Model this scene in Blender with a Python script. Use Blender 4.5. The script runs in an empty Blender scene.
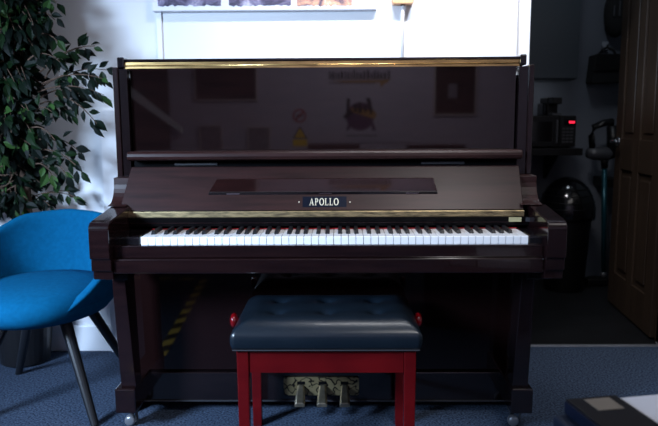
import bpy, bmesh, math, random
from math import radians, sin, cos, pi, tan
from mathutils import Vector, Matrix, Euler

C = bpy.context.scene.collection
rnd = random.Random(7)

# ------------------------------------------------------------------ camera model
FPX = 650.0
TH, ROLL, PAN = radians(7.8), radians(-.35), radians(-.87)
CX, CY, CH = .031, -2.02, 1.063

def ray(px, py):
    u, v = px - 329, py - 213
    u, v = u*cos(-ROLL) - v*sin(-ROLL), u*sin(-ROLL) + v*cos(-ROLL)
    X, up = u/FPX, -v/FPX
    Y = cos(TH) + up*sin(TH)
    Z = -sin(TH) + up*cos(TH)
    return Vector((X*cos(PAN) + Y*sin(PAN), -X*sin(PAN) + Y*cos(PAN), Z))

def at(px, py, y):
    d = ray(px, py)
    return Vector((CX, CY, CH)) + d*((y - CY)/d.y)

def atz(px, py, z):
    d = ray(px, py)
    return Vector((CX, CY, CH)) + d*((z - CH)/d.z)

# ------------------------------------------------------------------ object helpers
def tag(o, label, cat, group=None):
    o['label'] = label
    o['category'] = cat
    if group:
        o['group'] = group
    return o

def thing(name, label, cat, loc=(0, 0, 0), rotz=0, group=None):
    o = bpy.data.objects.new(name, None)
    C.objects.link(o)
    o.empty_display_size = .05
    o.location = loc
    o.rotation_euler = (0, 0, rotz)
    o['_off'] = 0
    del o['_off']
    return tag(o, label, cat, group)

def obj(name, bm, m, parent=None, bevel=0, seg=2, smooth=False, world=True, sub=0, label=None, solid=0):
    """link a bmesh as one object; with world=True the mesh is in world space and is moved into the parent's frame"""
    bmesh.ops.recalc_face_normals(bm, faces=bm.faces)
    me = bpy.data.meshes.new(name)
    bm.to_mesh(me)
    bm.free()
    o = bpy.data.objects.new(name, me)
    C.objects.link(o)
    if m:
        me.materials.append(m)
    if parent:
        o.parent = parent
        if world:
            r = parent
            M = Matrix.Identity(4)
            while r:
                M = r.matrix_basis @ M
                r = r.parent
            me.transform(M.inverted())
    if bevel:
        b = o.modifiers.new('bevel', 'BEVEL')
        b.width = bevel
        b.segments = seg
        b.limit_method = 'ANGLE'
        b.angle_limit = radians(35)
    if solid:
        s = o.modifiers.new('solid', 'SOLIDIFY')
        s.thickness = solid
        s.offset = 0
    if sub:
        s = o.modifiers.new('sub', 'SUBSURF')
        s.levels = sub
        s.render_levels = sub
    if smooth:
        for p in me.polygons:
            p.use_smooth = True
    if label:
        o['label'] = label
    return o

def struct(name, bm, m, parent=None, **k):
    o = obj(name, bm, m, parent, **k)
    if not parent:
        o['kind'] = 'structure'
    return o

def NB():
    return bmesh.new()

def box(bm, x0, x1, y0, y1, z0, z1):
    v = [bm.verts.new(p) for p in ((x0,y0,z0),(x1,y0,z0),(x1,y1,z0),(x0,y1,z0),(x0,y0,z1),(x1,y0,z1),(x1,y1,z1),(x0,y1,z1))]
    for f in ((0,3,2,1),(4,5,6,7),(0,1,5,4),(1,2,6,5),(2,3,7,6),(3,0,4,7)):
        bm.faces.new([v[i] for i in f])
    return v

def bx(*a):
    bm = NB()
    box(bm, *a)
    return bm

def hexa(bm, pts):
    """8 points: bottom 4 (ccw) then top 4"""
    v = [bm.verts.new(p) for p in pts]
    for f in ((0,3,2,1),(4,5,6,7),(0,1,5,4),(1,2,6,5),(2,3,7,6),(3,0,4,7)):
        bm.faces.new([v[i] for i in f])

def prism_x(bm, prof, x0, x1):
    """profile of (y,z) extruded along x"""
    a = [bm.verts.new((x0, y, z)) for y, z in prof]
    b = [bm.verts.new((x1, y, z)) for y, z in prof]
    n = len(prof)
    bm.faces.new(a)
    bm.faces.new(b[::-1])
    for i in range(n):
        bm.faces.new((a[i], b[i], b[(i+1) % n], a[(i+1) % n]))

def prism_y(bm, prof, y0, y1):
    """profile of (x,z) extruded along y"""
    a = [bm.verts.new((x, y0, z)) for x, z in prof]
    b = [bm.verts.new((x, y1, z)) for x, z in prof]
    n = len(prof)
    bm.faces.new(a)
    bm.faces.new(b[::-1])
    for i in range(n):
        bm.faces.new((a[i], b[i], b[(i+1) % n], a[(i+1) % n]))

def prism_z(bm, prof, z0, z1):
    a = [bm.verts.new((x, y, z0)) for x, y in prof]
    b = [bm.verts.new((x, y, z1)) for x, y in prof]
    n = len(prof)
    bm.faces.new(a)
    bm.faces.new(b[::-1])
    for i in range(n):
        bm.faces.new((a[i], b[i], b[(i+1) % n], a[(i+1) % n]))

def tube(bm, pts, radii, n=12, cap=True):
    """tapered tube along points"""
    pts = [Vector(p) for p in pts]
    if not isinstance(radii, (list, tuple)):
        radii = [radii]*len(pts)
    rings = []
    for i, p in enumerate(pts):
        d = (pts[min(i+1, len(pts)-1)] - pts[max(i-1, 0)]).normalized()
        ref = Vector((0, 0, 1)) if abs(d.z) < .9 else Vector((1, 0, 0))
        a = d.cross(ref).normalized()
        b = d.cross(a).normalized()
        rings.append([bm.verts.new(p + (a*cos(2*pi*k/n) + b*sin(2*pi*k/n))*radii[i]) for k in range(n)])
    for r, s in zip(rings, rings[1:]):
        for k in range(n):
            bm.faces.new((r[k], r[(k+1) % n], s[(k+1) % n], s[k]))
    if cap:
        bm.faces.new(rings[0][::-1])
        bm.faces.new(rings[-1])

def lathe(bm, prof, c=(0, 0, 0), n=32, axis='z'):
    """profile of (r, h) revolved about an axis through c"""
    rings = []
    for r, h in prof:
        ring = []
        for k in range(n):
            a = 2*pi*k/n
            p = (r*cos(a), r*sin(a), h)
            if axis == 'x':
                p = (h, r*cos(a), r*sin(a))
            elif axis == 'y':
                p = (r*cos(a), h, r*sin(a))
            ring.append(bm.verts.new((c[0]+p[0], c[1]+p[1], c[2]+p[2])))
        rings.append(ring)
    for r, s in zip(rings, rings[1:]):
        for k in range(n):
            bm.faces.new((r[k], r[(k+1) % n], s[(k+1) % n], s[k]))
    bm.faces.new(rings[0][::-1])
    bm.faces.new(rings[-1])

def ringflat(bm, cx, cz, ro, ri, y0, y1, n=32, sx=1.0):
    """flat annulus in the xz plane"""
    def ring(r, y, k):
        a = 2*pi*k/n
        return (cx + sx*r*cos(a), y, cz + r*sin(a))
    O0 = [bm.verts.new(ring(ro, y0, k)) for k in range(n)]
    I0 = [bm.verts.new(ring(ri, y0, k)) for k in range(n)]
    O1 = [bm.verts.new(ring(ro, y1, k)) for k in range(n)]
    I1 = [bm.verts.new(ring(ri, y1, k)) for k in range(n)]
    for k in range(n):
        j = (k+1) % n
        bm.faces.new((O0[k], O0[j], I0[j], I0[k]))
        bm.faces.new((O1[k], I1[k], I1[j], O1[j]))
        bm.faces.new((O0[k], O1[k], O1[j], O0[j]))
        bm.faces.new((I0[k], I0[j], I1[j], I1[k]))

# ------------------------------------------------------------------ materials
def mat(name, col, rough=.5, metal=0, coat=0, spec=.5, noise=None, bump=None, emit=None, estr=0, sheen=0):
    """noise=(colour2, scale, stretch xyz, low, high)   bump=(scale, strength, distance)"""
    m = bpy.data.materials.new(name)
    m.use_nodes = True
    nt = m.node_tree
    p = nt.nodes['Principled BSDF']
    p.inputs['Base Color'].default_value = (*col, 1)
    p.inputs['Roughness'].default_value = rough
    p.inputs['Metallic'].default_value = metal
    p.inputs['Coat Weight'].default_value = coat
    p.inputs['Coat Roughness'].default_value = .03
    p.inputs['Specular IOR Level'].default_value = spec
    if sheen:
        p.inputs['Sheen Weight'].default_value = sheen
    tc = nt.nodes.new('ShaderNodeTexCoord')
    if noise:
        c2, sc, st, lo, hi = noise
        mp = nt.nodes.new('ShaderNodeMapping')
        mp.inputs['Scale'].default_value = st
        n = nt.nodes.new('ShaderNodeTexNoise')
        n.inputs['Scale'].default_value = sc
        n.inputs['Detail'].default_value = 6
        r = nt.nodes.new('ShaderNodeValToRGB')
        r.color_ramp.elements[0].position = lo
        r.color_ramp.elements[1].position = hi
        r.color_ramp.elements[0].color = (*col, 1)
        r.color_ramp.elements[1].color = (*c2, 1)
        nt.links.new(tc.outputs['Object'], mp.inputs['Vector'])
        nt.links.new(mp.outputs['Vector'], n.inputs['Vector'])
        nt.links.new(n.outputs['Fac'], r.inputs['Fac'])
        nt.links.new(r.outputs['Color'], p.inputs['Base Color'])
    if bump:
        n = nt.nodes.new('ShaderNodeTexNoise')
        n.inputs['Scale'].default_value = bump[0]
        n.inputs['Detail'].default_value = 4
        b = nt.nodes.new('ShaderNodeBump')
        b.inputs['Strength'].default_value = bump[1]
        b.inputs['Distance'].default_value = bump[2]
        nt.links.new(tc.outputs['Object'], n.inputs['Vector'])
        nt.links.new(n.outputs['Fac'], b.inputs['Height'])
        nt.links.new(b.outputs['Normal'], p.inputs['Normal'])
    if emit:
        p.inputs['Emission Color'].default_value = (*emit, 1)
        p.inputs['Emission Strength'].default_value = estr
    return m

M = {}
M['wall'] = mat('wall_paint', (.82, .83, .86), .6, bump=(60, .08, .002))
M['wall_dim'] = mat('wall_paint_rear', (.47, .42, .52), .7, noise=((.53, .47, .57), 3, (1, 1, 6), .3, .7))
M['ceiling'] = mat('ceiling_paint', (.75, .76, .8), .8)
M['trim'] = mat('trim_gloss', (.85, .86, .9), .35)
M['carpet'] = mat('carpet', (.014, .022, .039), .95, spec=.05, noise=((.092, .128, .198), 130, (1, 1, 1), .34, .68), bump=(260, .7, .006))
M['vinyl'] = mat('vinyl', (.004, .0045, .0055), .5, spec=.3, noise=((.0055, .006, .0075), 8, (1, 1, 1), .4, .6))  # darkened: the back room's shade is put into this colour
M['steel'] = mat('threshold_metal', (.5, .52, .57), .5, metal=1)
M['kwall'] = mat('kitchen_wall', (.085, .094, .115), .7, noise=((.10, .11, .135), 2, (1, 1, 1), .3, .7))  # albedo lowered to paint the dimness of the back room
M['kcab'] = mat('kitchen_cabinet', (.032, .042, .052), .4)  # also darkened to carry the back room's shade
M['mahog'] = mat('mahogany_polish', (.0065, .0025, .0030), .16, coat=.45, noise=((.013, .0050, .0052), 5, (1.2, 14, 14), .3, .75))
M['mahog_fall'] = mat('mahogany_fall', (.0125, .0040, .0038), .38, coat=.0, spec=.3, noise=((.030, .0098, .009), 5, (1.0, 12, 12), .3, .78))
M['mahog_dark'] = mat('mahogany_dark', (.005, .003, .0038), .12, coat=.6, noise=((.008, .0045, .005), 5, (1.5, 10, 10), .3, .7))
M['lower'] = mat('mahogany_lower', (.0075, .0028, .0028), .05, coat=.3, spec=.25)
M['ledge'] = mat('mahogany_ledge', (.010, .0036, .0036), .05, coat=.9, noise=((.018, .0060, .0056), 5, (1.2, 12, 12), .3, .75))
M['panel'] = mat('mahogany_mirror', (.0045, .0022, .0024), .03, coat=1, noise=((.007, .0030, .0030), 5, (1.2, 10, 10), .3, .7))
M['inner'] = mat('inner_black', (.003, .003, .0035), .8, spec=.05)
M['black_gloss'] = mat('black_gloss', (.006, .005, .006), .08, coat=.6)
M['ivory'] = mat('white_key', (.86, .87, .90), .22, coat=.2)
M['ebony'] = mat('black_key', (.006, .006, .008), .42, spec=.25)
M['felt'] = mat('red_felt', (.50, .012, .018), .9, noise=((.34, .008, .012), 90, (1, 1, 1), .3, .7))
M['brass'] = mat('brass', (.95, .64, .26), .26, metal=1, noise=((.42, .28, .12), 7, (2, 1, 14), .35, .75))
M['brass_dull'] = mat('brass_tarnished', (.72, .56, .30), .36, metal=1, noise=((.24, .19, .12), 9, (3, 1, 16), .4, .7))
M['pedal'] = mat('pedal_metal', (.42, .36, .26), .38, metal=.9, noise=((.22, .19, .15), 30, (1, 1, 1), .35, .7))
M['gold'] = mat('letter_gold', (.75, .68, .52), .35, metal=.3)
M['navy'] = mat('navy_plate', (.003, .005, .012), .3, spec=.2)
M['chrome'] = mat('chrome', (.75, .76, .80), .15, metal=1)
M['rubber'] = mat('rubber', (.012, .012, .014), .6)
M['sticker'] = mat('sticker', (.40, .36, .20), .6)
M['vinylseat'] = mat('navy_leather', (.0045, .009, .015), .32, coat=.1, bump=(240, .15, .001), noise=((.007, .013, .021), 12, (1, 1, 1), .3, .7))
M['redwood'] = mat('red_mahogany', (.080, .0025, .004), .25, coat=.08, spec=.3, noise=((.125, .004, .0055), 6, (1, 8, 2), .3, .75))
M['redknob'] = mat('red_knob', (.13, .002, .004), .12, coat=.5)
M['teal'] = mat('blue_wool', (.0003, .078, .178), .9, spec=.08, noise=((.001, .098, .220), 60, (1, 1, 1), .3, .7), bump=(420, .5, .002))
M['blackmetal'] = mat('black_metal', (.010, .011, .014), .35)
M['bark'] = mat('bark', (.055, .03, .018), .85, noise=((.12, .07, .045), 14, (2, 2, .4), .35, .7), bump=(60, .6, .004))
M['pot'] = mat('black_pot', (.010, .010, .012), .4)
M['soil'] = mat('moss', (.02, .02, .012), .95, bump=(70, 1, .01))
M['oak'] = mat('door_wood', (.026, .015, .009), .5, noise=((.045, .027, .016), 6, (6, 6, .5), .3, .72))  # wood tone lowered for the shade beyond the doorway
M['pale_wood'] = mat('pale_wood', (.75, .40, .20), .5, noise=((.85, .50, .28), 10, (8, 2, 1), .3, .7))
M['white_plastic'] = mat('white_plastic', (.8, .8, .82), .4)
M['black_plastic'] = mat('black_plastic', (.0025, .0025, .003), .4, spec=.3)
M['dark_glass'] = mat('dark_glass', (.002, .002, .003), .12)
M['rail'] = mat('name_rail_black', (.003, .0025, .003), .42, spec=.08)
M['castor'] = mat('castor_metal', (.30, .31, .34), .3, metal=.6)
M['red_led'] = mat('red_led', (.3, .0, .01), .4, emit=(1, .02, .06), estr=3)
M['grey_print'] = mat('grey_print', (.03, .03, .036), .5)
M['tealtube'] = mat('teal_tube', (.004, .05, .07), .3, metal=.5)
M['darkgrey'] = mat('dark_grey', (.035, .036, .042), .4)
M['fabric_black'] = mat('black_fabric', (.004, .004, .005), .9, bump=(200, .5, .002))
M['bookblack'] = mat('book_black', (.007, .006, .008), .6, spec=.3)
M['booknavy'] = mat('book_navy', (.003, .008, .026), .5, spec=.3)
M['boxnavy'] = mat('box_navy', (.002, .009, .026), .6, noise=((.003, .012, .035), 20, (1, 1, 1), .3, .7))
M['label'] = mat('book_label', (.24, .20, .155), .6)
M['paper'] = mat('paper', (.85, .86, .92), .6)
M['red_sign'] = mat('sign_red', (.40, .015, .02), .5)
M['yellow_sign'] = mat('sign_yellow', (1.0, .62, .02), .5)
M['dark_frame'] = mat('frame_dark', (.02, .012, .010), .4)
M['frame_pic'] = mat('picture_dark', (.022, .006, .007), .6, noise=((.035, .012, .014), 5, (1, 1, 1), .3, .7))
M['grey_pic'] = mat('picture_grey', (.20, .175, .21), .6, noise=((.27, .235, .28), 20, (1, 1, 1), .4, .6))
M['wood_frame'] = mat('frame_wood', (.52, .44, .44), .5)  # paled so the frames' lit edges are in the colour
M['purple'] = mat('logo_purple', (.12, .06, .13), .6)
M['ochre'] = mat('logo_ochre', (.45, .24, .06), .6)
M['ink'] = mat('logo_ink', (.02, .015, .02), .6)
M['redcab'] = mat('red_cabinet', (.05, .010, .012), .4)
M['picwhite'] = mat('picture_moulding', (.78, .79, .86), .4)

def leaf_material():
    m = bpy.data.materials.new('ficus_leaf')
    m.use_nodes = True
    nt = m.node_tree
    p = nt.nodes['Principled BSDF']
    g = nt.nodes.new('ShaderNodeNewGeometry')
    r = nt.nodes.new('ShaderNodeValToRGB')
    e = r.color_ramp.elements
    e[0].position = 0
    e[0].color = (.0009, .0032, .0020, 1)
    e[1].position = 1
    e[1].color = (.034, .080, .020, 1)
    a = e.new(.55)
    a.color = (.0014, .0056, .0028, 1)
    a = e.new(.84)
    a.color = (.0055, .018, .0050, 1)
    nt.links.new(g.outputs['Random Per Island'], r.inputs['Fac'])
    nt.links.new(r.outputs['Color'], p.inputs['Base Color'])
    p.inputs['Roughness'].default_value = .5
    p.inputs['Specular IOR Level'].default_value = .10
    return m
M['leaf'] = leaf_material()

def hazard_material():
    m = bpy.data.materials.new('hazard_stripe')
    m.use_nodes = True
    nt = m.node_tree
    p = nt.nodes['Principled BSDF']
    tc = nt.nodes.new('ShaderNodeTexCoord')
    sep = nt.nodes.new('ShaderNodeSeparateXYZ')
    nt.links.new(tc.outputs['Object'], sep.inputs[0])
    ad = nt.nodes.new('ShaderNodeMath')
    ad.operation = 'ADD'
    nt.links.new(sep.outputs['X'], ad.inputs[0])
    nt.links.new(sep.outputs['Y'], ad.inputs[1])
    ml = nt.nodes.new('ShaderNodeMath')
    ml.operation = 'MULTIPLY'
    ml.inputs[1].default_value = 5.2
    nt.links.new(ad.outputs[0], ml.inputs[0])
    fr = nt.nodes.new('ShaderNodeMath')
    fr.operation = 'FRACT'
    nt.links.new(ml.outputs[0], fr.inputs[0])
    r = nt.nodes.new('ShaderNodeValToRGB')
    r.color_ramp.interpolation = 'CONSTANT'
    r.color_ramp.elements[0].color = (.95, .62, .10, 1)
    r.color_ramp.elements[1].position = .5
    r.color_ramp.elements[1].color = (.01, .01, .01, 1)
    nt.links.new(fr.outputs[0], r.inputs['Fac'])
    nt.links.new(r.outputs['Color'], p.inputs['Base Color'])
    p.inputs['Roughness'].default_value = .4
    return m
M['hazard'] = hazard_material()

def plate_material():
    """tarnished bronze plate with dark winding engraved lines"""
    m = mat('pedal_plate_bronze', (.30, .26, .18), .45, metal=.7)
    nt = m.node_tree
    p = nt.nodes['Principled BSDF']
    tc = nt.nodes.new('ShaderNodeTexCoord')
    n = nt.nodes.new('ShaderNodeTexNoise')
    n.inputs['Scale'].default_value = 34
    n.inputs['Detail'].default_value = 1.5
    nt.links.new(tc.outputs['Object'], n.inputs['Vector'])
    r = nt.nodes.new('ShaderNodeValToRGB')
    e = r.color_ramp.elements
    e[0].position = .452
    e[0].color = (.25, .20, .105, 1)
    e[1].position = .478
    e[1].color = (.008, .007, .006, 1)
    a = e.new(.520)
    a.color = (.008, .007, .006, 1)
    a = e.new(.545)
    a.color = (.29, .235, .125, 1)
    nt.links.new(n.outputs['Fac'], r.inputs['Fac'])
    nt.links.new(r.outputs['Color'], p.inputs['Base Color'])
    return m
M['plate'] = plate_material()

def art_material(name, seed, warm):
    """loose watercolour washes on white paper"""
    m = mat(name, (.85, .85, .9), .7)
    nt = m.node_tree
    p = nt.nodes['Principled BSDF']
    tc = nt.nodes.new('ShaderNodeTexCoord')
    mp = nt.nodes.new('ShaderNodeMapping')
    mp.inputs['Location'].default_value = (seed, 0, seed*.7)
    nt.links.new(tc.outputs['Object'], mp.inputs['Vector'])
    n = nt.nodes.new('ShaderNodeTexNoise')
    n.inputs['Scale'].default_value = 9
    n.inputs['Detail'].default_value = 9
    n.inputs['Roughness'].default_value = .65
    n.inputs['Distortion'].default_value = .8
    nt.links.new(mp.outputs['Vector'], n.inputs['Vector'])
    r = nt.nodes.new('ShaderNodeValToRGB')
    e = r.color_ramp.elements
    e[0].position = .30
    e[0].color = (.012, .010, .022, 1)
    e[1].position = .74
    e[1].color = (.80, .78, .86, 1)
    a = e.new(.46)
    a.color = (.07, .06, .11, 1)
    a = e.new(.58)
    a.color = (.75, .40, .26, 1) if warm else (.22, .20, .32, 1)
    nt.links.new(n.outputs['Fac'], r.inputs['Fac'])
    nt.links.new(r.outputs['Color'], p.inputs['Base Color'])
    return m
M['art_dark'] = art_material('wash_dark', 1.3, False)
M['art_mid'] = art_material('wash_streak', 4.1, False)
M['art_warm'] = art_material('wash_warm', 8.6, True)

# ------------------------------------------------------------------ the room
WY = .95                       # face of the wall behind the piano
WX = .88                       # where that wall ends at the doorway
XL, XR, YB, ZC = -3.0, 2.5, -4.6, 2.6
struct('floor', bx(XL, XR, YB, 1.0, -.06, 0), M['carpet'])
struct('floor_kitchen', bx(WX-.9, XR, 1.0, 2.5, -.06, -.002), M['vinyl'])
struct('trim_threshold', bx(WX+.02, 1.56, .985, 1.012, 0, .006), M['steel'], bevel=.002)
struct('ceiling', bx(XL, XR, YB, 2.5, ZC, ZC+.05), M['ceiling'])
bm = NB()
box(bm, XL, WX, WY, WY+.1, 0, ZC)
box(bm, WX, 1.57, WY, WY+.1, 2.05, ZC)
box(bm, 1.57, XR, WY, WY+.1, 0, ZC)
struct('wall_back', bm, M['wall'])
struct('wall_left', bx(XL-.06, XL, YB, WY, 0, ZC), M['wall'])
struct('wall_right', bx(XR, XR+.06, YB, 2.5, 0, ZC), M['wall'])
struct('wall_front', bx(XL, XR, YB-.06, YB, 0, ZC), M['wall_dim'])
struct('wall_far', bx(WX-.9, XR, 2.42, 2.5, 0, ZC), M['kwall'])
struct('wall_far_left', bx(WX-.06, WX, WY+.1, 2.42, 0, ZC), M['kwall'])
# battens and the boxed-in lower panel on the wall behind the piano
struct('trim_1', bx(-.775, -.752, WY-.010, WY, .12, ZC), M['trim'], bevel=.002)
struct('trim_2', bx(.795, .822, WY-.012, WY, .12, ZC), M['trim'], bevel=.003)
struct('trim_3', bx(-1.045, -.80, WY-.03, WY, .0, 1.13), M['trim'], bevel=.003)
struct('baseboard_back', bx(XL, -1.045, WY-.016, WY, 0, .125), M['trim'], bevel=.004)
struct('trim_4', bx(1.57, 1.64, WY-.015, WY+.115, 0, 2.08), M['oak'], bevel=.003)

# ------------------------------------------------------------------ upright piano
PX = -.023                     # centre of the case
piano = thing('upright_piano', 'tall polished dark mahogany upright piano against the white wall, keyboard open', 'piano', (PX, .4, 0))
def P(name, bm, m, parent=None, **k):
    return obj(name, bm, m, parent or piano, **k)

XA, XB = -.752, .706           # outer faces of the case sides
YF, YBK = .265, .66
ZT = 1.262
ZARM = .765
# side panels with the cheek sweeping forward into the arm
def side_profile():
    pr = [(YBK, .0), (YBK, ZT), (YF, ZT), (YF, .885), (YF-.045, .882)]
    # concave sweep from the ledge down to the arm top
    for k in range(1, 9):
        a = k/8*pi/2
        pr.append((YF-.045 - .055*(1-cos(a)), .876 - .075*sin(a)))
    pr += [(YF-.115, .790)]
    return pr
def arm_profile():
    pr = [(YF-.02, .60), (YF-.02, .79)]
    pr += [(YF-.115, .79), (-.02, ZARM+.004)]
    for k in range(0, 7):
        a = k/6*pi/2
        pr.append((-.034 - .024*sin(a), ZARM - .02 + .024*cos(a) - .003))
    pr += [(-.058, .652), (-.048, .650), (-.048, .612), (-.034, .610), (-.034, .582), (.06, .580), (.10, .60)]
    return pr
for x0, x1, ax0, ax1, cx0, cx1 in ((XA, XA+.020, -.741, -.678, XA+.002, -.686), (XB-.020, XB, .668, .727, .640, XB+.006)):
    bm = NB()
    prism_x(bm, [(YBK, .0), (YBK, ZT), (YF, ZT), (YF, .0)], x0, x1)
    P('side_panel', bm, M['mahog'], bevel=.004)
    bm = NB()
    prism_x(bm, arm_profile(), ax0, ax1)
    P('arm', bm, M['mahog'], bevel=.003)
    # swept cheek bracket between case side and arm
    bm = NB()
    pr = [(YF+.03, .885), (YF-.045, .882)]
    for k in range(1, 9):
        a = k/8*pi/2
        pr.append((YF-.045 - .060*(1-cos(a)), .874 - .078*sin(a)))
    pr += [(YF-.125, .792), (YF+.03, .78)]
    prism_x(bm, pr, cx0, cx1)
    P('cheek_bracket', bm, M['mahog_fall'], bevel=.002)
# stiles beside the upper panel
P('stile', bx(XA+.020, -.703, YF+.006, YF+.05, .86, ZT-.006), M['mahog_dark'], bevel=.0015)
P('stile', bx(.654, XB-.020, YF+.006, YF+.05, .86, ZT-.006), M['mahog_dark'], bevel=.0015)
P('upper_panel', bx(-.698, .648, .29, .315, .90, 1.2585), M['panel'])
P('case_back', bx(XA+.021, XB-.021, .60, .64, .05, 1.25), M['inner'])
# lid folded back along its long brass hinge
lid = P('lid', bx(-.730, .672, .298, .665, ZT+.020, ZT+.030), M['mahog_dark'], bevel=.003)
P('lid_edge', bx(-.716, .660, .300, .655, ZT-.004, ZT+.0195), M['mahog_dark'], lid)
P('lid_hinge', bx(-.716, .660, .295, .2995, ZT+.0080, ZT+.0185), M['brass'], lid)
P('lid_hinge', bx(-.716, .660, .295, .2995, ZT-.0030, ZT+.0050), M['brass'], lid)
bm = NB()
tube(bm, [(-.716, .294, ZT+.0065), (.660, .294, ZT+.0065)], .0022, 8)
P('hinge_pin', bm, M['brass'], lid, smooth=True)
for x0, x1 in ((-.741, -.7165), (.6605, .683)):
    b = NB()
    box(b, x0, x1, .285, .34, ZT-.001, ZT+.036)
    P('end_block', b, M['black_gloss'], lid, bevel=.005, seg=3)
# fallboard, folded up: lip on top, leaning board, flap, brass hinge
fall = NB()
zt, zb, yt, yb = .918, .775, .232, .150
hexa(fall, [(-.712, yb, zb), (.651, yb, zb), (.651, yb+.02, zb), (-.712, yb+.02, zb),
            (-.690, yt, zt), (.653, yt, zt), (.653, yt+.02, zt), (-.690, yt+.02, zt)])
fall = P('fallboard', fall, M['mahog_fall'], bevel=.002)
lip = NB()
prism_x(lip, [(.288, .941), (.288, .972), (.206, .972), (.198, .966), (.196, .955), (.199, .946), (.212, .941)], -.693, .655)
P('fallboard_lip', lip, M['mahog_fall'], fall, bevel=.002)
P('lip_recess_shade', bx(-.688, .650, .262, .288, .905, .941), M['inner'], fall)  # black strip painting the shadow of the undercut below the lip
for x0, x1 in ((-.545, -.395), (.32, .47)):
    P('lip_hinge', bx(x0, x1, .257, .262, .922, .930), M['darkgrey'], fall)
# flip-up music ledge, slightly proud of the board
ml = NB()
def fb(z):                      # y of the board's face at height z
    return yb + (yt-yb)*(z-zb)/(zt-zb)
z0, z1 = .834, .879
xl0, xr0 = at(208, 192, .17).x, at(438, 191, .17).x
xl1, xr1 = at(217, 178.5, .19).x, at(433, 178, .19).x
ya0, ya1 = fb(z0)-.004, fb(z1)-.0245
hexa(ml, [(xl0, ya0, z0), (xr0, ya0, z0), (xr0, fb(z0)+.001, z0), (xl0, fb(z0)+.001, z0),
          (xl1, ya1, z1), (xr1, ya1, z1), (xr1, fb(z1)+.001, z1), (xl1, fb(z1)+.001, z1)])
mshelf = P('music_ledge', ml, M['ledge'], fall, bevel=.0015)
P('ledge_edge', bx(xl0, xr0, ya0-.001, fb(z0)-.0005, z0-.012, z0-.0005), M['black_gloss'], fall, bevel=.001)
for px in (232, 325, 413):
    x = at(px, 194, .155).x
    P('ledge_hinge', bx(x-.022, x+.022, ya0-.004, ya0-.0015, z0-.007, z0-.003), M['chrome'], fall)
# name board lettering: APOLLO in serif capitals with a dot either side
def on_fall(px, py):            # point on the leaning face, a touch proud
    lo, hi = zb, zt
    for _ in range(30):
        z = (lo+hi)/2
        p = at(px, py, fb(z))
        if p.z > z: lo = z
        else: hi = z
    return Vector((p.x, fb(z), z))
a0, a1 = on_fall(309.3, 205.4), on_fall(338.6, 198.3)
LN = Vector((0, -(zt-zb), (yt-yb))).normalized()      # outward normal
LU = Vector((0, yt-yb, zt-zb)).normalized()
LH = (a1-a0).dot(LU)
def lettering(strokes, x, w, h):
    """strokes in unit cell -> solid quads standing on the fallboard face; returns bmesh"""
    b = NB()
    for q in strokes:
        lo, hi = [], []
        for (u, v) in q:
            p = Vector((x + u*w, a0.y, a0.z)) + LU*(v*h)
            lo.append(b.verts.new(p - LN*.0002))
            hi.append(b.verts.new(p + LN*.0010))
        n = len(q)
        b.faces.new(hi)
        b.faces.new(lo[::-1])
        for i in range(n):
            b.faces.new((lo[i], lo[(i+1) % n], hi[(i+1) % n], hi[i]))
    return b
def arc(cx, cy, rx, ry, t, s, e, n=16, thin=.4):
    """thick arc, heavier at the sides"""
    out = []
    for k in range(n):
        A, B = s + (e-s)*k/n, s + (e-s)*(k+1)/n
        tA = t*(thin + (1-thin)*abs(cos(A)))
        tB = t*(thin + (1-thin)*abs(cos(B)))
        out.append([(cx+rx*cos(A), cy+ry*sin(A)), (cx+rx*cos(B), cy+ry*sin(B)),
                    (cx+(rx-tB)*cos(B), cy+(ry-tB)*sin(B)), (cx+(rx-tA)*cos(A), cy+(ry-tA)*sin(A))])
    return out
def R4(x0, x1, y0, y1):
    return [(x0, y0), (x1, y0), (x1, y1), (x0, y1)]
GL = {
 'A': [[(.06, 0), (.16, 0), (.50, .92), (.46, 1.0)], [(.70, 0), (.90, 0), (.54, 1.0), (.44, 1.0)], R4(.25, .70, .30, .38), R4(0, .28, 0, .06), R4(.60, 1.0, 0, .06)],
 'P': [R4(.14, .32, 0, 1), R4(.02, .46, 0, .06), R4(.02, .5, .94, 1), R4(.3, .52, .45, .52)] + arc(.50, .725, .36, .275, .19, -pi/2, pi/2, 12),
 'O': arc(.5, .5, .50, .52, .19, 0, 2*pi, 28),
 'L': [R4(.16, .34, 0, 1), R4(.02, .48, .94, 1), R4(.02, .92, 0, .07), R4(.85, .92, 0, .28)],
}
total = [('A', 1.0), ('P', .82), ('O', 1.0), ('L', .82), ('L', .82), ('O', 1.0)]
W = sum(w for _, w in total) + .12*5
unit = (a1.x - a0.x)/W
x = a0.x
plate0, plate1 = on_fall(302.5, 207.2), on_fall(346.5, 196.5)
b = NB()
q = []
for (xx, u) in ((plate0.x, 0), (plate1.x, 0), (plate1.x, 1), (plate0.x, 1)):
    base = Vector((xx, plate0.y, plate0.z)) + LU*(u*(plate1-plate0).dot(LU))
    q.append(base)
lo = [b.verts.new(p - LN*.0005) for p in q]
hi = [b.verts.new(p + LN*.0004) for p in q]
b.faces.new(hi)
b.faces.new(lo[::-1])
for i in range(4):
    b.faces.new((lo[i], lo[(i+1) % 4], hi[(i+1) % 4], hi[i]))
nameplate = P('name_plate', b, M['navy'], fall)
for ch, w in total:
    P('letter', lettering(GL[ch], x, unit*w, LH), M['gold'], nameplate)
    x += unit*(w+.12)
for px in (299, 350):
    d = on_fall(px, 202)
    b = NB()
    lathe(b, [(.0025, -.001), (.0025, .0015)], (d.x, d.y-.0005, d.z), 12, 'y')
    P('name_dot', b, M['gold'], fall)
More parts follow.
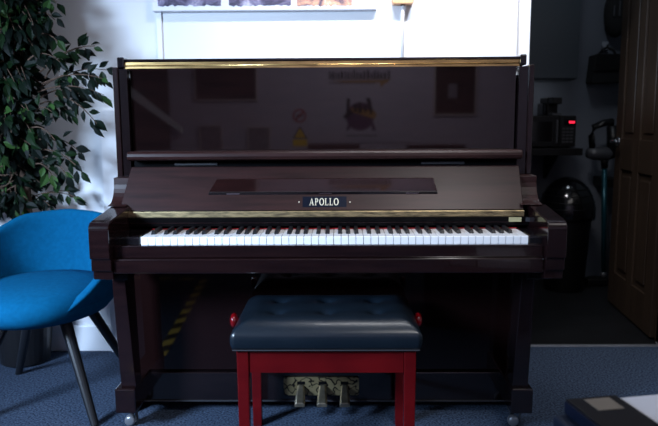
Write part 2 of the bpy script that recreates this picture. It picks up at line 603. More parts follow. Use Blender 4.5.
# brass hinge under the fallboard, then the dark lower fall
hg = NB()
box(hg, -.708, .651, .140, .152, .7525, .7735)
P('fall_hinge', hg, M['brass_dull'], fall, bevel=.002)
nb = NB()
prism_x(nb, [(.136, .752), (.146, .722), (.165, .722), (.165, .752)], -.676, .667)
P('name_rail', nb, M['rail'], bevel=.001)
P('name_rail_ridge', bx(-.676, .667, .1385, .1425, .7335, .7360), M['mahog'])
P('red_felt_strip', bx(-.600, .628, .143, .149, .7125, .7146), M['felt'])
st = at(515, 219.5, .136)
P('paper_sticker', bx(st.x-.021, st.x+.021, .1335, .1358, .736, .751), M['sticker'], label='small cream paper sticker')
P('card_holder', bx(st.x+.035, st.x+.075, .1335, .1358, .736, .750), M['darkgrey'])
# key blocks
KX0, KX1 = -.5975, .6265
for x0, x1 in ((-.678, KX0-.003), (KX1+.003, .668)):
    bm = NB()
    prism_x(bm, [(-.004, .684), (-.004, .708), (.003, .712), (.145, .714), (.145, .684)], x0, x1)
    P('key_block', bm, M['black_gloss'], bevel=.002)
# keyboard
pitch = (KX1-KX0)/52
def white_key_bm(x):
    b = NB()
    g = .0008
    prism_x(b, [(0, .686), (0, .7095), (.0015, .7115), (.152, .7115), (.152, .686)], x+g, x+pitch-g)
    return b
def black_key_bm(xc):
    b = NB()
    w0, w1 = .0071, .0056
    hexa(b, [(xc-w0, .047, .7105), (xc+w0, .047, .7105), (xc+w0, .1425, .7105), (xc-w0, .1425, .7105),
             (xc-w1, .054, .7225), (xc+w1, .054, .7225), (xc+w1, .1425, .7235), (xc-w1, .1425, .7235)])
    return b
w_first = b_first = None
# A B | C D E F G A B ... : a black key follows A C D F G
names = 'ABCDEFG'
for i in range(52):
    if w_first is None:
        w_first = P('white_key', white_key_bm(KX0), M['ivory'], bevel=.0008)
    else:
        o = w_first.copy()
        C.objects.link(o)
        o.parent = piano
        o.location.x += i*pitch
    n = names[i % 7]
    if n in 'ACDFG' and i < 51:
        off = {'A': .003, 'C': -.003, 'D': .003, 'F': -.003, 'G': 0}[n]
        xc = KX0 + (i+1)*pitch + off
        if b_first is None:
            b_first = P('black_key', black_key_bm(xc), M['ebony'], bevel=.0012)
            bx0 = xc
        else:
            o = b_first.copy()
            C.objects.link(o)
            o.parent = piano
            o.location.x += xc-bx0
# key slip and key bed
P('key_slip', bx(-.677, .667, -.022, -.004, .648, .687), M['mahog'], bevel=.003)
P('key_bed', bx(-.677, .667, -.034, .264, .600, .6475), M['mahog'], bevel=.004)
for x0, x1 in ((-.735, -.66), (.64, .715)):
    P('leg_plate', bx(x0, x1, .05, .20, .560, .580), M['mahog_dark'], bevel=.002)
# lower case
P('lower_panel', bx(XA+.022, XB-.022, .285, .305, .162, .598), M['lower'], bevel=.002)
P('bottom_rail', bx(XA+.022, XB-.022, .268, .30, .048, .158), M['mahog_dark'], bevel=.003)
P('bottom_rail_highlight', bx(XA+.03, XB-.03, .262, .2675, .048, .052), M['darkgrey'])  # paler strip painting the highlight along the rail's bottom edge
P('bottom_board', bx(XA+.022, XB-.022, .302, .60, .05, .08), M['inner'])
# legs, toe blocks, castors
for s, xa, xb in ((-1, -.727, -.683), (1, .634, .680)):
    xo, xi = (xa, xb) if s < 0 else (xb, xa)
    to = xo - s*.004 if False else xo
    bm = NB()
    bo, bi = (xo + s*-.004, xi + s*-.012)
    hexa(bm, [(min(bo, bi), .112, .165), (max(bo, bi), .112, .165), (max(bo, bi), .175, .165), (min(bo, bi), .175, .165),
              (min(xo, xi), .085, .566), (max(xo, xi), .085, .566), (max(xo, xi), .185, .566), (min(xo, xi), .185, .566)])
    P('leg', bm, M['mahog'] if s < 0 else M['mahog_dark'], bevel=.003)  # right leg takes a darker mahogany: its shade is in the colour
    t0, t1 = (-.741, -.671) if s < 0 else (.617, .690)
    toe = P('toe_block', bx(t0, t1, .095, .30, .078, .166), M['mahog'] if s < 0 else M['mahog_dark'], bevel=.005)  # right toe block darkened the same way, shade painted in
    cxm = (-.716 if s < 0 else .645)
    ca = NB()
    lathe(ca, [(.001, -.013), (.012, -.014), (.018, -.010), (.0195, -.004), (.0195, .004), (.018, .010), (.001, .013)], (cxm, .17, .0195), 24, 'y')
    cast = P('castor', ca, M['castor'], toe, smooth=True)
    fk = NB()
    box(fk, cxm+.0205, cxm+.025, .160, .180, .018, .070)
    box(fk, cxm-.006, cxm+.006, .186, .194, .018, .070)
    box(fk, cxm-.017, cxm+.025, .155, .195, .056, .0775)
    P('castor_fork', fk, M['darkgrey'], toe)
# pedals
pa, pb2 = at(283.5, 377.2, .262), at(359, 395, .262)
bm = NB()
def rrect(x0, x1, z0, z1, r, n=5):
    out = []
    for cx, cz, s in ((x1-r, z1-r, 0), (x0+r, z1-r, pi/2), (x0+r, z0+r, pi), (x1-r, z0+r, 3*pi/2)):
        for k in range(n+1):
            a = s + k/n*pi/2
            out.append((cx+r*cos(a), cz+r*sin(a)))
    return out
prism_y(bm, rrect(pa.x, pb2.x, pb2.z, pa.z, .010), .258, .2675)
P('pedal_plate', bm, M['plate'], bevel=.001)
for px in (301, 322.5, 344):
    c = at(px, 385, .258)
    x = c.x + (.002 if px > 330 else 0)
    bm = NB()
    w = .0135
    ys = [.270, .250, .230, .205, .180, .166]
    zs = [.106, .105, .099, .088, .080, .077]
    hs = [.010, .010, .010, .009, .010, .008]
    ws = [.0130, .0135, .0150, .0175, .0190, .0180]
    prev = None
    for y_, z_, h_, w_ in zip(ys, zs, hs, ws):
        ring = [bm.verts.new(p) for p in ((x-w_, y_, z_-h_), (x+w_, y_, z_-h_), (x+w_, y_, z_+.3*h_), (x+.6*w_, y_, z_+h_), (x-.6*w_, y_, z_+h_), (x-w_, y_, z_+.3*h_))]
        if prev:
            for k in range(6):
                bm.faces.new((prev[k], prev[(k+1) % 6], ring[(k+1) % 6], ring[k]))
        else:
            bm.faces.new(ring)
        prev = ring
    bm.faces.new(prev[::-1])
    P('pedal', bm, M['pedal'], bevel=.002, smooth=False)
    P('pedal_slot', bx(x-.014, x+.014, .2565, .2579, .116, .127), M['inner'])

# ------------------------------------------------------------------ piano bench
BX0, BX1, BY0, BY1 = -.279, .262, -.145, .195
bench = thing('piano_bench', 'red mahogany piano bench with buttoned navy leather seat in front of the pedals', 'bench', (0, .02, 0))
def B(name, bm, m, parent=None, **k):
    return obj(name, bm, m, parent or bench, **k)
LGW = .037
for x0 in (BX0, BX1-LGW):
    for y0 in (BY0, BY1-LGW):
        bm = NB()
        t = .003
        hexa(bm, [(x0+t, y0+t, 0), (x0+LGW-t, y0+t, 0), (x0+LGW-t, y0+LGW-t, 0), (x0+t, y0+LGW-t, 0),
                  (x0, y0, .392), (x0+LGW, y0, .392), (x0+LGW, y0+LGW, .392), (x0, y0+LGW, .392)])
        B('leg', bm, M['redwood'], bevel=.003)
B('apron', bx(BX0+LGW+.0005, BX1-LGW-.0005, BY0+.005, BY0+.025, .318, .391), M['redwood'], bevel=.001)
B('apron', bx(BX0+LGW+.0005, BX1-LGW-.0005, BY1-.025, BY1-.005, .318, .391), M['redwood'], bevel=.001)
B('apron', bx(BX0+.005, BX0+.025, BY0+LGW+.0005, BY1-LGW-.0005, .318, .391), M['redwood'], bevel=.001)
B('apron', bx(BX1-.025, BX1-.005, BY0+LGW+.0005, BY1-LGW-.0005, .318, .391), M['redwood'], bevel=.001)
# cushion: domed, buttoned
cx0, cx1, cy0, cy1 = BX0-.008, BX1+.008, BY0-.012, BY1+.014
NX, NY = 60, 40
buttons = [(u, v) for v in (.34, .70) for u in (.22, .5, .78)]
bm = NB()
grid = []
for j in range(NY+1):
    row = []
    for i in range(NX+1):
        u, v = i/NX, j/NY
        x, y = cx0+(cx1-cx0)*u, cy0+(cy1-cy0)*v
        e = min(u*(cx1-cx0), (1-u)*(cx1-cx0), v*(cy1-cy0), (1-v)*(cy1-cy0))
        rim = 1-(1-min(e/.075, 1))**2.6
        z = .452 + .030*rim
        for bu, bv in buttons:
            d = math.hypot((u-bu)*(cx1-cx0), (v-bv)*(cy1-cy0))
            z -= .017*math.exp(-(d/.018)**2) + .008*math.exp(-(d/.05)**2)
        row.append(bm.verts.new((x, y, z)))
    grid.append(row)
for j in range(NY):
    for i in range(NX):
        bm.faces.new((grid[j][i], grid[j][i+1], grid[j+1][i+1], grid[j+1][i]))
# boxed sides
loop = [grid[0][i] for i in range(NX+1)] + [grid[j][NX] for j in range(1, NY+1)] + [grid[NY][i] for i in range(NX-1, -1, -1)] + [grid[j][0] for j in range(NY-1, 0, -1)]
prev = loop
for dz, grow in ((.446, .004), (.437, .007), (.420, .007), (.405, .004), (.396, 0)):
    new = []
    for v in loop:
        c = Vector(((cx0+cx1)/2, (cy0+cy1)/2, 0))
        sx = 1 if v.co.x >= cx1-1e-4 else -1 if v.co.x <= cx0+1e-4 else 0
        sy = 1 if v.co.y >= cy1-1e-4 else -1 if v.co.y <= cy0+1e-4 else 0
        new.append(bm.verts.new((v.co.x+sx*grow, v.co.y+sy*grow, dz)))
    for k in range(len(loop)):
        bm.faces.new((prev[k], prev[(k+1) % len(loop)], new[(k+1) % len(loop)], new[k]))
    prev = new
bm.faces.new(prev)
cush = B('seat_cushion', bm, M['vinylseat'], smooth=True)
for bu, bv in buttons:
    x, y = cx0+(cx1-cx0)*bu, cy0+(cy1-cy0)*bv
    b = NB()
    lathe(b, [(.002, .009), (.008, .0075), (.0125, .004), (.013, 0)], (x, y, .4585), 16)
    B('button', b, M['vinylseat'], cush, smooth=True)
B('piping', bx(cx0-.002, cx1+.002, cy0-.002, cy1+.002, .3925, .3965), M['darkgrey'], cush, bevel=.0015)
for s, x in ((-1, cx0-.002), (1, cx1+.002)):
    b = NB()
    pr = [(.006, 0), (.006, .016), (.015, .018), (.023, .023), (.025, .030), (.021, .037), (.012, .041), (.001, .042)]
    lathe(b, [(r, s*h) for r, h in pr], (x - s*(.014 if s > 0 else .006), .03, .430), 24, 'x')
    B('height_knob', b, M['redknob'], smooth=True)

# ------------------------------------------------------------------ blue bucket chair
chair = thing('tub_chair', 'blue upholstered tub chair with black splayed legs left of the piano', 'chair', (-1.100, .41, 0), radians(4))
def CH_(name, bm, m, parent=None, **k):
    return obj(name, bm, m, parent or chair, world=False, **k)
def sm(a, b, x):
    t = max(0, min(1, (x-a)/(b-a)))
    return t*t*(3-2*t)
def shell_point(phi, t):
    """phi: 0 at the back centre, +-pi at the front; t 0 (pan centre) .. 1 (rim)"""
    a = math.degrees(abs(phi))
    T = [(0, .715), (36, .702), (57, .660), (90, .590), (115, .530), (132, .470), (148, .418), (180, .405)]
    for (a0_, r0_), (a1_, r1_) in zip(T, T[1:]):
        if a0_ <= a <= a1_ + 1e-6:
            rim = r0_ + (r1_-r0_)*(a-a0_)/(a1_-a0_)
            break
    a = abs(phi)
    rx, ry = .274, .285
    z0 = .350
    if t < .4:
        s = t/.4
        r = .80*s
        z = z0 + .030*s**3
    else:
        s = (t-.4)/.6
        r = .80 + .20*sin(s*pi/2) + .04*s*(1-sm(.2, 1.2, a))
        z = z0+.03 + (rim - z0-.03)*s**1.1
    return (rx*r*sin(phi), ry*r*cos(phi), z)
NP, NT = 56, 16
bm = NB()
rows = []
for k in range(NP):
    phi = -pi + 2*pi*k/NP
    rows.append([bm.verts.new(shell_point(phi, t/NT)) for t in range(1, NT+1)])
cen = bm.verts.new((0, 0, .365))
for k in range(NP):
    a, b = rows[k], rows[(k+1) % NP]
    bm.faces.new((cen, a[0], b[0]))
    for t in range(NT-1):
        bm.faces.new((a[t], a[t+1], b[t+1], b[t]))
CH_('shell', bm, M['teal'], smooth=True, solid=.034, sub=1)
bm = NB()
prof = [(.03, .352), (.20, .354), (.262, .368), (.288, .395), (.290, .425), (.276, .452), (.245, .470), (.15, .480), (.02, .482)]
rings = []
for r, z in prof:
    ring = []
    for k in range(48):
        a = 2*pi*k/48
        f = 1.12 if sin(a) < 0 else .82          # longer to the front than to the back
        ring.append(bm.verts.new((r*.87*cos(a), r*f*sin(a), z)))
    rings.append(ring)
for r, s in zip(rings, rings[1:]):
    for k in range(48):
        bm.faces.new((r[k], r[(k+1) % 48], s[(k+1) % 48], s[k]))
bm.faces.new(rings[0][::-1])
bm.faces.new(rings[-1])
CH_('seat_cushion', bm, M['teal'], smooth=True)
bm = NB()
lathe(bm, [(.02, .322), (.12, .322), (.14, .328), (.14, .345), (.02, .345)], (0, 0, 0), 32)
CH_('base_plate', bm, M['blackmetal'])
for sx in (-1, 1):
    for sy in (-1, 1):
        bm = NB()
        tube(bm, [(sx*.110, sy*.125, .345), (sx*.240, sy*.262, 0.0)], [.022, .0145], 14)
        CH_('leg', bm, M['blackmetal'], smooth=False)

# ------------------------------------------------------------------ artificial fig tree
PXC = Vector((-1.40, .81, 0))
plant = thing('potted_fig_tree', 'leafy dark green fig tree in a black pot behind the blue chair', 'plant', PXC)
def T_(name, bm, m, **k):
    return obj(name, bm, m, plant, **k)
bm = NB()
lathe(bm, [(.09, 0), (.105, .01), (.125, .20), (.132, .225), (.132, .24), (.118, .24), (.115, .215), (.01, .215)], PXC, 32)
T_('pot', bm, M['pot'], smooth=False)
bm = NB()
lathe(bm, [(.112, .216), (.112, .222), (.06, .232), (.005, .234)], PXC, 24)
T_('soil', bm, M['soil'])
trunk_pts = [PXC+Vector((0, 0, .23)), PXC+Vector((.02, 0, .5)), PXC+Vector((.055, 0, .72)), PXC+Vector((.045, .0, 1.0)), PXC+Vector((.06, 0, 1.35)), PXC+Vector((.05, 0, 1.75))]
bm = NB()
tube(bm, trunk_pts, [.026, .024, .022, .018, .013, .008], 12)
tube(bm, [PXC+Vector((.03, .02, .23)), PXC+Vector((.07, .02, .55)), PXC+Vector((.03, .01, .85)), PXC+Vector((.08, .0, 1.2))], [.02, .018, .014, .009], 10)
T_('trunk', bm, M['bark'], smooth=True)

leaf = NB()
stems = NB()
def add_leaf(p, d, up, L, Wd):
    """pointed oval leaf folded along its midrib"""
    d = d.normalized()
    s = d.cross(up)
    if s.length < 1e-3:
        s = Vector((1, 0, 0))
    s.normalize()
    n = s.cross(d).normalized()
    prof = [(0, 0), (.14, .42), (.34, .95), (.52, 1.0), (.72, .66), (.88, .24), (1.0, 0)]
    mid, Lf, Rt = [], [], []
    for t, w in prof:
        c = p + d*(L*t) - n*(L*.22*t*t)
        mid.append(leaf.verts.new(c))
        if 0 < w:
            Lf.append(leaf.verts.new(c + s*(Wd*w*.5) + n*(.16*Wd*w)))
            Rt.append(leaf.verts.new(c - s*(Wd*w*.5) + n*(.16*Wd*w)))
    k = len(Lf)
    for side in (Lf, Rt):
        flip = side is Rt
        f = [mid[0], mid[1], side[0]]
        leaf.faces.new(f[::-1] if flip else f)
        for i in range(k-1):
            f = [mid[i+1], mid[i+2], side[i+1], side[i]]
            leaf.faces.new(f[::-1] if flip else f)
        f = [mid[k], mid[k+1], side[k-1]]
        leaf.faces.new(f[::-1] if flip else f)
def sprig(p0, p1, n, L=.058, sag=.03):
    p0, p1 = Vector(p0), Vector(p1)
    pts = []
    for k in range(7):
        t = k/6
        pts.append(p0.lerp(p1, t) + Vector((0, 0, sag*4*t*(1-t))))
    tube(stems, pts, [.0035*(1-.6*k/6) for k in range(7)], 6)
    for k in range(n):
        t = .25 + .75*(k+.5)/n
        i = min(int(t*6), 5)
        p = pts[i].lerp(pts[i+1], t*6-i)
        ax = (pts[i+1]-pts[i]).normalized()
        a = (k % 2)*pi + rnd.uniform(-1.2, 1.2)
        side = ax.cross(Vector((0, -1, .2))).normalized()*cos(a) + Vector((0, -1, 0))*rnd.uniform(-.3, .7)
        d = ax*rnd.uniform(.2, 1.1) + side*rnd.uniform(.5, 1.1) + Vector((0, 0, rnd.uniform(-1.0, .25)))
        p = p + d.normalized()*rnd.uniform(.004, .016)
        if k == n-1:
            d = ax + Vector((0, 0, -.3))
        lg = L*rnd.uniform(.72, 1.2)
        up = Vector((rnd.uniform(-.8, .8), -1.0, rnd.uniform(-.2, 1.0)))
        add_leaf(p, d, up, lg, lg*rnd.uniform(.44, .54))
tips = [((40, 72), (95, 46), .66, 11), ((45, 78), (82, 48), .70, 9), ((42, 84), (107, 80), .62, 13), ((40, 88), (108, 70), .66, 12),
        ((38, 92), (104, 95), .60, 13), ((40, 98), (84, 96), .66, 10), ((55, 96), (97, 124), .62, 11), ((40, 104), (72, 116), .66, 8),
        ((38, 140), (80, 152), .66, 9), ((40, 150), (82, 172), .62, 10), ((36, 158), (68, 176), .66, 9), ((34, 165), (55, 180), .64, 7),
        ((26, 200), (78, 198), .80, 9), ((30, 205), (70, 192), .82, 7), ((20, 198), (50, 206), .8, 8),
        ((30, 20), (55, 20), .64, 8), ((30, 8), (56, 2), .68, 8), ((32, 40), (58, 42), .62, 8), ((28, 60), (60, 62), .62, 10),
        ((30, 118), (52, 112), .62, 8), ((28, 130), (55, 140), .62, 8)]
for (a, b_, y, n) in tips:
    sprig(at(a[0], a[1], y+.06), at(b_[0], b_[1], y), n)
# the dense head of leaves round the trunk
for k in range(330):
    py = rnd.uniform(-45, 208)
    t = py/200
    half = 52 - 8*sin(max(t, 0)*pi) - (14*max(0, t-.8)/.2 if t > .8 else 0)
    ex = 4 + rnd.uniform(-1, 1)*half*.85
    y = rnd.uniform(.60, .88) if py < 150 else rnd.uniform(.77, .88)
    tip = at(ex, py+rnd.uniform(2, 14), y)
    root = at(6+rnd.uniform(-14, 14), py-rnd.uniform(5, 20), .78)
    tip.y = min(tip.y, .88)
    sprig(root, tip, rnd.randint(5, 8), L=.066, sag=.02)
for v in leaf.verts:
    v.co.y = min(v.co.y, WY-.035)
def keep_loose(bm):
    return bm
T_('foliage', leaf, M['leaf'])
T_('branches', stems, M['bark'])

# ------------------------------------------------------------------ things on the wall
p0, p1 = at(152, 11.5, WY-.03), at(377, 10.5, WY-.03)
frame = thing('wall_picture', 'wide white framed watercolour hung on the wall above the piano', 'picture', ((p0.x+p1.x)/2, WY-.02, p0.z))
fr_z0, fr_z1 = p0.z, p0.z+.62
obj('picture_frame', bx(p0.x, p1.x, WY-.032, WY-.001, fr_z0, fr_z1), M['picwhite'], frame, bevel=.004)
for x0p, x1p, mk in ((158, 221, 'art_dark'), (229, 291, 'art_mid'), (297, 352, 'art_warm')):
    q0, q1 = at(x0p, 6.2, WY-.033), at(x1p, 6.2, WY-.033)
    # ragged lower edge of the wash
    pr = []
    N = 26
    for k in range(N+1):
        pr.append((q0.x + (q1.x-q0.x)*k/N, q0.z + rnd.uniform(-.003, .006)))
    pr += [(q1.x, fr_z1-.05), (q0.x, fr_z1-.05)]
    bm = NB()
    prism_y(bm, pr, WY-.0335, WY-.0322)
    obj('painted_panel', bm, M[mk], frame)
h0 = at(402.5, 4.5, WY-.03)
hang = thing('wooden_peg_block', 'small pale wooden block with a white cord on the wall, right of the picture', 'wall hook', (h0.x, WY, h0.z))
bm = NB()
prism_y(bm, [(h0.x-.050, h0.z+.07), (h0.x-.046, h0.z+.008), (h0.x-.040, h0.z), (h0.x+.040, h0.z), (h0.x+.046, h0.z+.008), (h0.x+.050, h0.z+.07)], WY-.05, WY-.001)
obj('block', bm, M['pale_wood'], hang, bevel=.004)
bm = NB()
tube(bm, [(h0.x+.002, WY-.03, h0.z-.001), (h0.x+.002, WY-.012, h0.z-.06), (h0.x+.003, WY-.011, h0.z-.40)], .008, 10)
obj('cord', bm, M['white_plastic'], hang, smooth=True)
bm = NB()
lathe(bm, [(.010, -.003), (.012, .0), (.010, .003)], (h0.x+.002, WY-.03, h0.z-.003), 16)
obj('grommet', bm, M['bark'], hang)

# ------------------------------------------------------------------ the dark back room
# open panelled door
d0 = Vector((1.563, 1.10))
d1 = Vector((1.640, 1.80))
ang = math.atan2(d1.y-d0.y, d1.x-d0.x)
dw = (d1-d0).length
door = bpy.data.objects.new('door_1', None)
C.objects.link(door)
door.location = (d0.x, d0.y, 0)
door.rotation_euler = (0, 0, ang)
door['kind'] = 'structure'
bm = NB()
# local: x along the door, y thickness (0 .. -.04), +y face looks at -X side of the room
box(bm, 0, dw, -.040, -.012, .008, 2.0)
st_w = .105
for a, b in ((0, st_w), (dw/2-.045, dw/2+.045), (dw-st_w, dw)):
    box(bm, a, b, -.012, 0, .008, 2.0)
for z0, z1 in ((.008, .20), (.80, .97), (1.89, 2.0)):
    box(bm, st_w, dw/2-.045, -.012, 0, z0, z1)
    box(bm, dw/2+.045, dw-st_w, -.012, 0, z0, z1)
obj('door_leaf', bm, M['oak'], door, world=False, bevel=.002)
bm = NB()
for z0, z1 in ((.205, .795), (.975, 1.885)):
    for a, b in ((st_w+.005, dw/2-.05), (dw/2+.05, dw-st_w-.005)):
        box(bm, a+.03, b-.03, -.0119, -.004, z0+.03, z1-.03)
obj('raised_panels', bm, M['oak'], door, world=False, bevel=.006)
bm = NB()
lathe(bm, [(.026, .0005), (.026, .006), (.010, .008), (.010, .045), (.001, .046)], (dw-.055, 0, .955), 20, 'y')
tube(bm, [(dw-.055, .042, .955), (dw-.10, .047, .955), (dw-.17, .046, .955)], [.010, .009, .008], 10)
obj('door_handle', bm, M['chrome'], door, world=False, smooth=True)

KY = 2.42
# wall cupboard
c0, c1 = at(578, 79, 2.10), at(530, 79, 2.10)
cup = thing('wall_cupboard', 'dim kitchen wall cupboard hung above the microwave', 'cupboard', ((c0.x+WX)/2, KY, c0.z))
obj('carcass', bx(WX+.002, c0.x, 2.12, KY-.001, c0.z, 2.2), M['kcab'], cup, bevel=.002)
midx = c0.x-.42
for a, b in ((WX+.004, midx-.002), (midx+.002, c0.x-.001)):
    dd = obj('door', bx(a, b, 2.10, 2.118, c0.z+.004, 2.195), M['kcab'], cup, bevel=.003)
# shelf / worktop with microwave
s0 = at(590, 150, 2.0)
mz = at(556, 148, 2.02).z
shelf = thing('black_shelf', 'black shelf carrying the microwave in the dark back room', 'shelf', ((WX+s0.x)/2, KY, mz-.05))
obj('shelf_board', bx(WX+.002, s0.x-.05, 1.98, KY-.001, mz-.045, mz-.001), M['black_plastic'], shelf, bevel=.003)
for xx in (WX+.15, s0.x-.15):
    bm = NB()
    prism_x(bm, [(KY-.001, mz-.046), (KY-.25, mz-.046), (KY-.001, mz-.22)], xx, xx+.02)
    obj('bracket', bm, M['black_plastic'], shelf)
m0, m1 = at(531, 148, 2.02), at(577, 115.5, 2.02)
mx1 = m1.x
mx0 = mx1-.44
mw = thing('microwave_oven', 'black microwave oven with a red lit display in the back room', 'microwave', ((mx0+mx1)/2, 2.2, mz))
mzt = m1.z
obj('body', bx(mx0, mx1, 2.035, 2.38, mz+.006, mzt), M['black_plastic'], mw, bevel=.004)
dr = obj('door', bx(mx0+.002, mx1-.105, 2.02, 2.0345, mz+.008, mzt-.002), M['black_plastic'], mw, bevel=.003)
obj('door_window', bx(mx0+.04, mx1-.15, 2.0185, 2.0199, mz+.04, mzt-.035), M['dark_glass'], dr)
obj('door_handle', bx(mx1-.128, mx1-.116, 2.002, 2.0199, mz+.03, mzt-.025), M['darkgrey'], dr, bevel=.003)
cp = obj('control_panel', bx(mx1-.102, mx1-.002, 2.02, 2.0345, mz+.008, mzt-.002), M['black_plastic'], mw, bevel=.003)
dz = mzt-.040
obj('display', bx(mx1-.076, mx1-.006, 2.0185, 2.0199, dz-.017, dz+.017), M['dark_glass'], cp)
# seven-segment red figures
bm = NB()
def seg(x, z, on, w=.011, h=.020, t=.0028):
    S = {'a': (x, x+w, z+h-t, z+h), 'g': (x, x+w, z+h/2-t/2, z+h/2+t/2), 'd': (x, x+w, z, z+t),
         'f': (x, x+t, z+h/2, z+h), 'b': (x+w-t, x+w, z+h/2, z+h), 'e': (x, x+t, z, z+h/2), 'c': (x+w-t, x+w, z, z+h/2)}
    for s in on:
        a = S[s]
        box(bm, a[0], a[1], 2.0172, 2.0184, a[2], a[3])
for k, on in enumerate(('abcdef', 'abcdeg', 'abcdef', 'abcdefg')):
    seg(mx1-.046+k*.0088, dz-.006, on, .0060, .012, .0020)
obj('display_digits', bm, M['red_led'], cp, label='red lit digits')
for r in range(5):
    for c in range(3):
        bx_ = mx1-.086+c*.024
        zz = dz-.045-r*.020
        obj('button', bx(bx_, bx_+.018, 2.0182, 2.0199, zz, zz+.010), M['grey_print'], cp)
for xx in (mx0+.03, mx1-.05):
    obj('foot', bx(xx, xx+.02, 2.06, 2.10, mz, mz+.0058), M['rubber'], mw)
# coffee maker on the microwave
k0, k1 = at(549, 115, 2.12), at(560.5, 97, 2.12)
cm = thing('coffee_maker', 'slim black coffee maker standing on top of the microwave', 'coffee maker', ((k0.x+k1.x)/2, 2.2, mzt))
zz0 = mzt+.001
obj('body', bx(k0.x, k1.x, 2.16, 2.32, zz0, k1.z), M['black_plastic'], cm, bevel=.006)
obj('brew_head', bx(k0.x+.004, k1.x-.004, 2.07, 2.159, k1.z-.045, k1.z-.004), M['black_plastic'], cm, bevel=.005)
obj('drip_tray', bx(k0.x+.004, k1.x-.004, 2.07, 2.159, zz0, zz0+.015), M['darkgrey'], cm, bevel=.003)
bm = NB()
wtx = k0.x-.025
box(bm, wtx, k0.x-.001, 2.17, 2.29, zz0, k1.z-.035)
obj('water_tank', bm, M['dark_glass'], cm, bevel=.006)
# round black bin with domed lid
bc = Vector((at(565.5, 240, 2.10).x, 2.10, 0))
binn = thing('domed_bin', 'round black bin with a domed shiny lid under the shelf', 'bin', bc)
bm = NB()
lathe(bm, [(.115, 0), (.12, .006), (.148, .44), (.150, .455), (.14, .455)], bc, 40)
obj('bin_body', bm, M['black_plastic'], binn, smooth=True)
bm = NB()
pr = [(.150, .456), (.168, .458), (.172, .48)]
for k in range(1, 13):
    a = k/12*pi/2
    pr.append((max(.172*cos(a), .002), .49 + .235*sin(a)))
lathe(bm, pr, bc, 48)
lidb = obj('dome_lid', bm, M['dark_glass'], binn, smooth=True)
for zr in (.53, .57, .61, .65):
    s = math.asin((zr-.49)/.235)
    bm = NB()
    r = .172*cos(s)
    lathe(bm, [(r-.002, zr-.003), (r+.003, zr-.002), (r+.003, zr+.002), (r-.002, zr+.003)], bc, 48)
    obj('lid_ring', bm, M['black_plastic'], lidb, smooth=True)
# cordless stick vacuum parked on the wall
VY = 2.20
def v(px, py, y=VY):
    return at(px, py, y)
vb = v(603, 285)
vac = thing('stick_vacuum', 'cordless stick vacuum with a teal tube standing by the door', 'vacuum cleaner', (vb.x, VY, 0))
bm = NB()
tube(bm, [v(604.5, 165), v(603.5, 276)], .016, 14)
obj('tube', bm, M['tealtube'], vac, smooth=True, label='teal metal tube')
bm = NB()
tube(bm, [v(587, 153), v(594, 153.5), v(606, 154), v(614, 153)], [.030, .042, .046, .034], 20)
obj('dust_cylinder', bm, M['darkgrey'], vac, smooth=True)
bm = NB()
tube(bm, [v(613, 158), v(614, 140), v(612, 126)], [.045, .043, .034], 16)
obj('motor_body', bm, M['black_plastic'], vac, smooth=True)
bm = NB()
tube(bm, [v(613, 122), v(604, 123), v(594, 127), v(591.5, 136), v(592.5, 150)], [.024, .022, .021, .020, .020], 12)
obj('handle', bm, M['black_plastic'], vac, smooth=True)
bm = NB()
tube(bm, [v(604.5, 156), v(604.5, 168)], [.026, .021], 14)
obj('neck', bm, M['black_plastic'], vac, smooth=True)
bm = NB()
hb = v(603, 284)
prism_z(bm, [(hb.x-.12, VY-.05), (hb.x+.10, VY-.05), (hb.x+.11, VY+.03), (hb.x+.04, VY+.05), (hb.x-.05, VY+.05), (hb.x-.13, VY+.02)], .001, .05)
obj('floor_head', bm, M['black_plastic'], vac, bevel=.01)
bm = NB()
tube(bm, [(hb.x, VY, .045), v(603.5, 272)], [.022, .018], 12)
obj('swivel_joint', bm, M['darkgrey'], vac, smooth=True)
dk = v(613, 183)
obj('wall_bracket', bx(dk.x-.045, dk.x+.03, VY+.0, KY-.001, dk.z-.03, dk.z+.03), M['black_plastic'], vac, bevel=.006)
# bags hanging on the far wall
HY = 2.3595
def hook(px, py):
    c = at(px, py, KY-.02)
    b = NB()
    box(b, c.x-.02, c.x+.02, KY-.012, KY-.001, c.z-.03, c.z+.03)
    tube(b, [(c.x, KY-.012, c.z), (c.x, KY-.05, c.z-.01), (c.x, KY-.06, c.z+.015)], .007, 8)
    return c, b
a0_, a1_ = at(592, 83, HY-.05), at(628, 54, HY-.05)
bag = thing('satchel_bag', 'black rectangular bag hanging from a hook on the far wall', 'bag', ((a0_.x+a1_.x)/2, HY, a0_.z))
bm = NB()
prism_y(bm, [(a0_.x-.004, a0_.z+.006), (a0_.x+.008, a0_.z-.004), (a1_.x-.020, a0_.z+.003), (a1_.x-.010, a0_.z+.012), (a1_.x+.004, a1_.z), (a0_.x+.012, a1_.z)], HY-.05, HY+.06)
obj('pouch', bm, M['fabric_black'], bag, bevel=.012, seg=3)
bm = NB()
prism_y(bm, [(a0_.x+.002, a0_.z+.075), (a1_.x-.012, a0_.z+.080), (a1_.x-.002, a1_.z+.002), (a0_.x+.016, a1_.z+.002)], HY-.062, HY-.051)
obj('flap', bm, M['black_plastic'], bag, bevel=.004)
ctr = (a0_.x+a1_.x)/2
bm = NB()
tube(bm, [(ctr-.055, HY, a1_.z-.005), (ctr-.04, HY, a1_.z+.028), (ctr, HY+.02, a1_.z+.050), (ctr+.04, HY, a1_.z+.028), (ctr+.055, HY, a1_.z-.005)], .009, 8)
obj('handle', bm, M['fabric_black'], bag, smooth=True)
bm = NB()
tube(bm, [(ctr-.03, HY, a1_.z-.004), (ctr-.028, KY-.001, a1_.z+.02)], .008, 8)
obj('back_strap', bm, M['fabric_black'], bag)
b = NB()
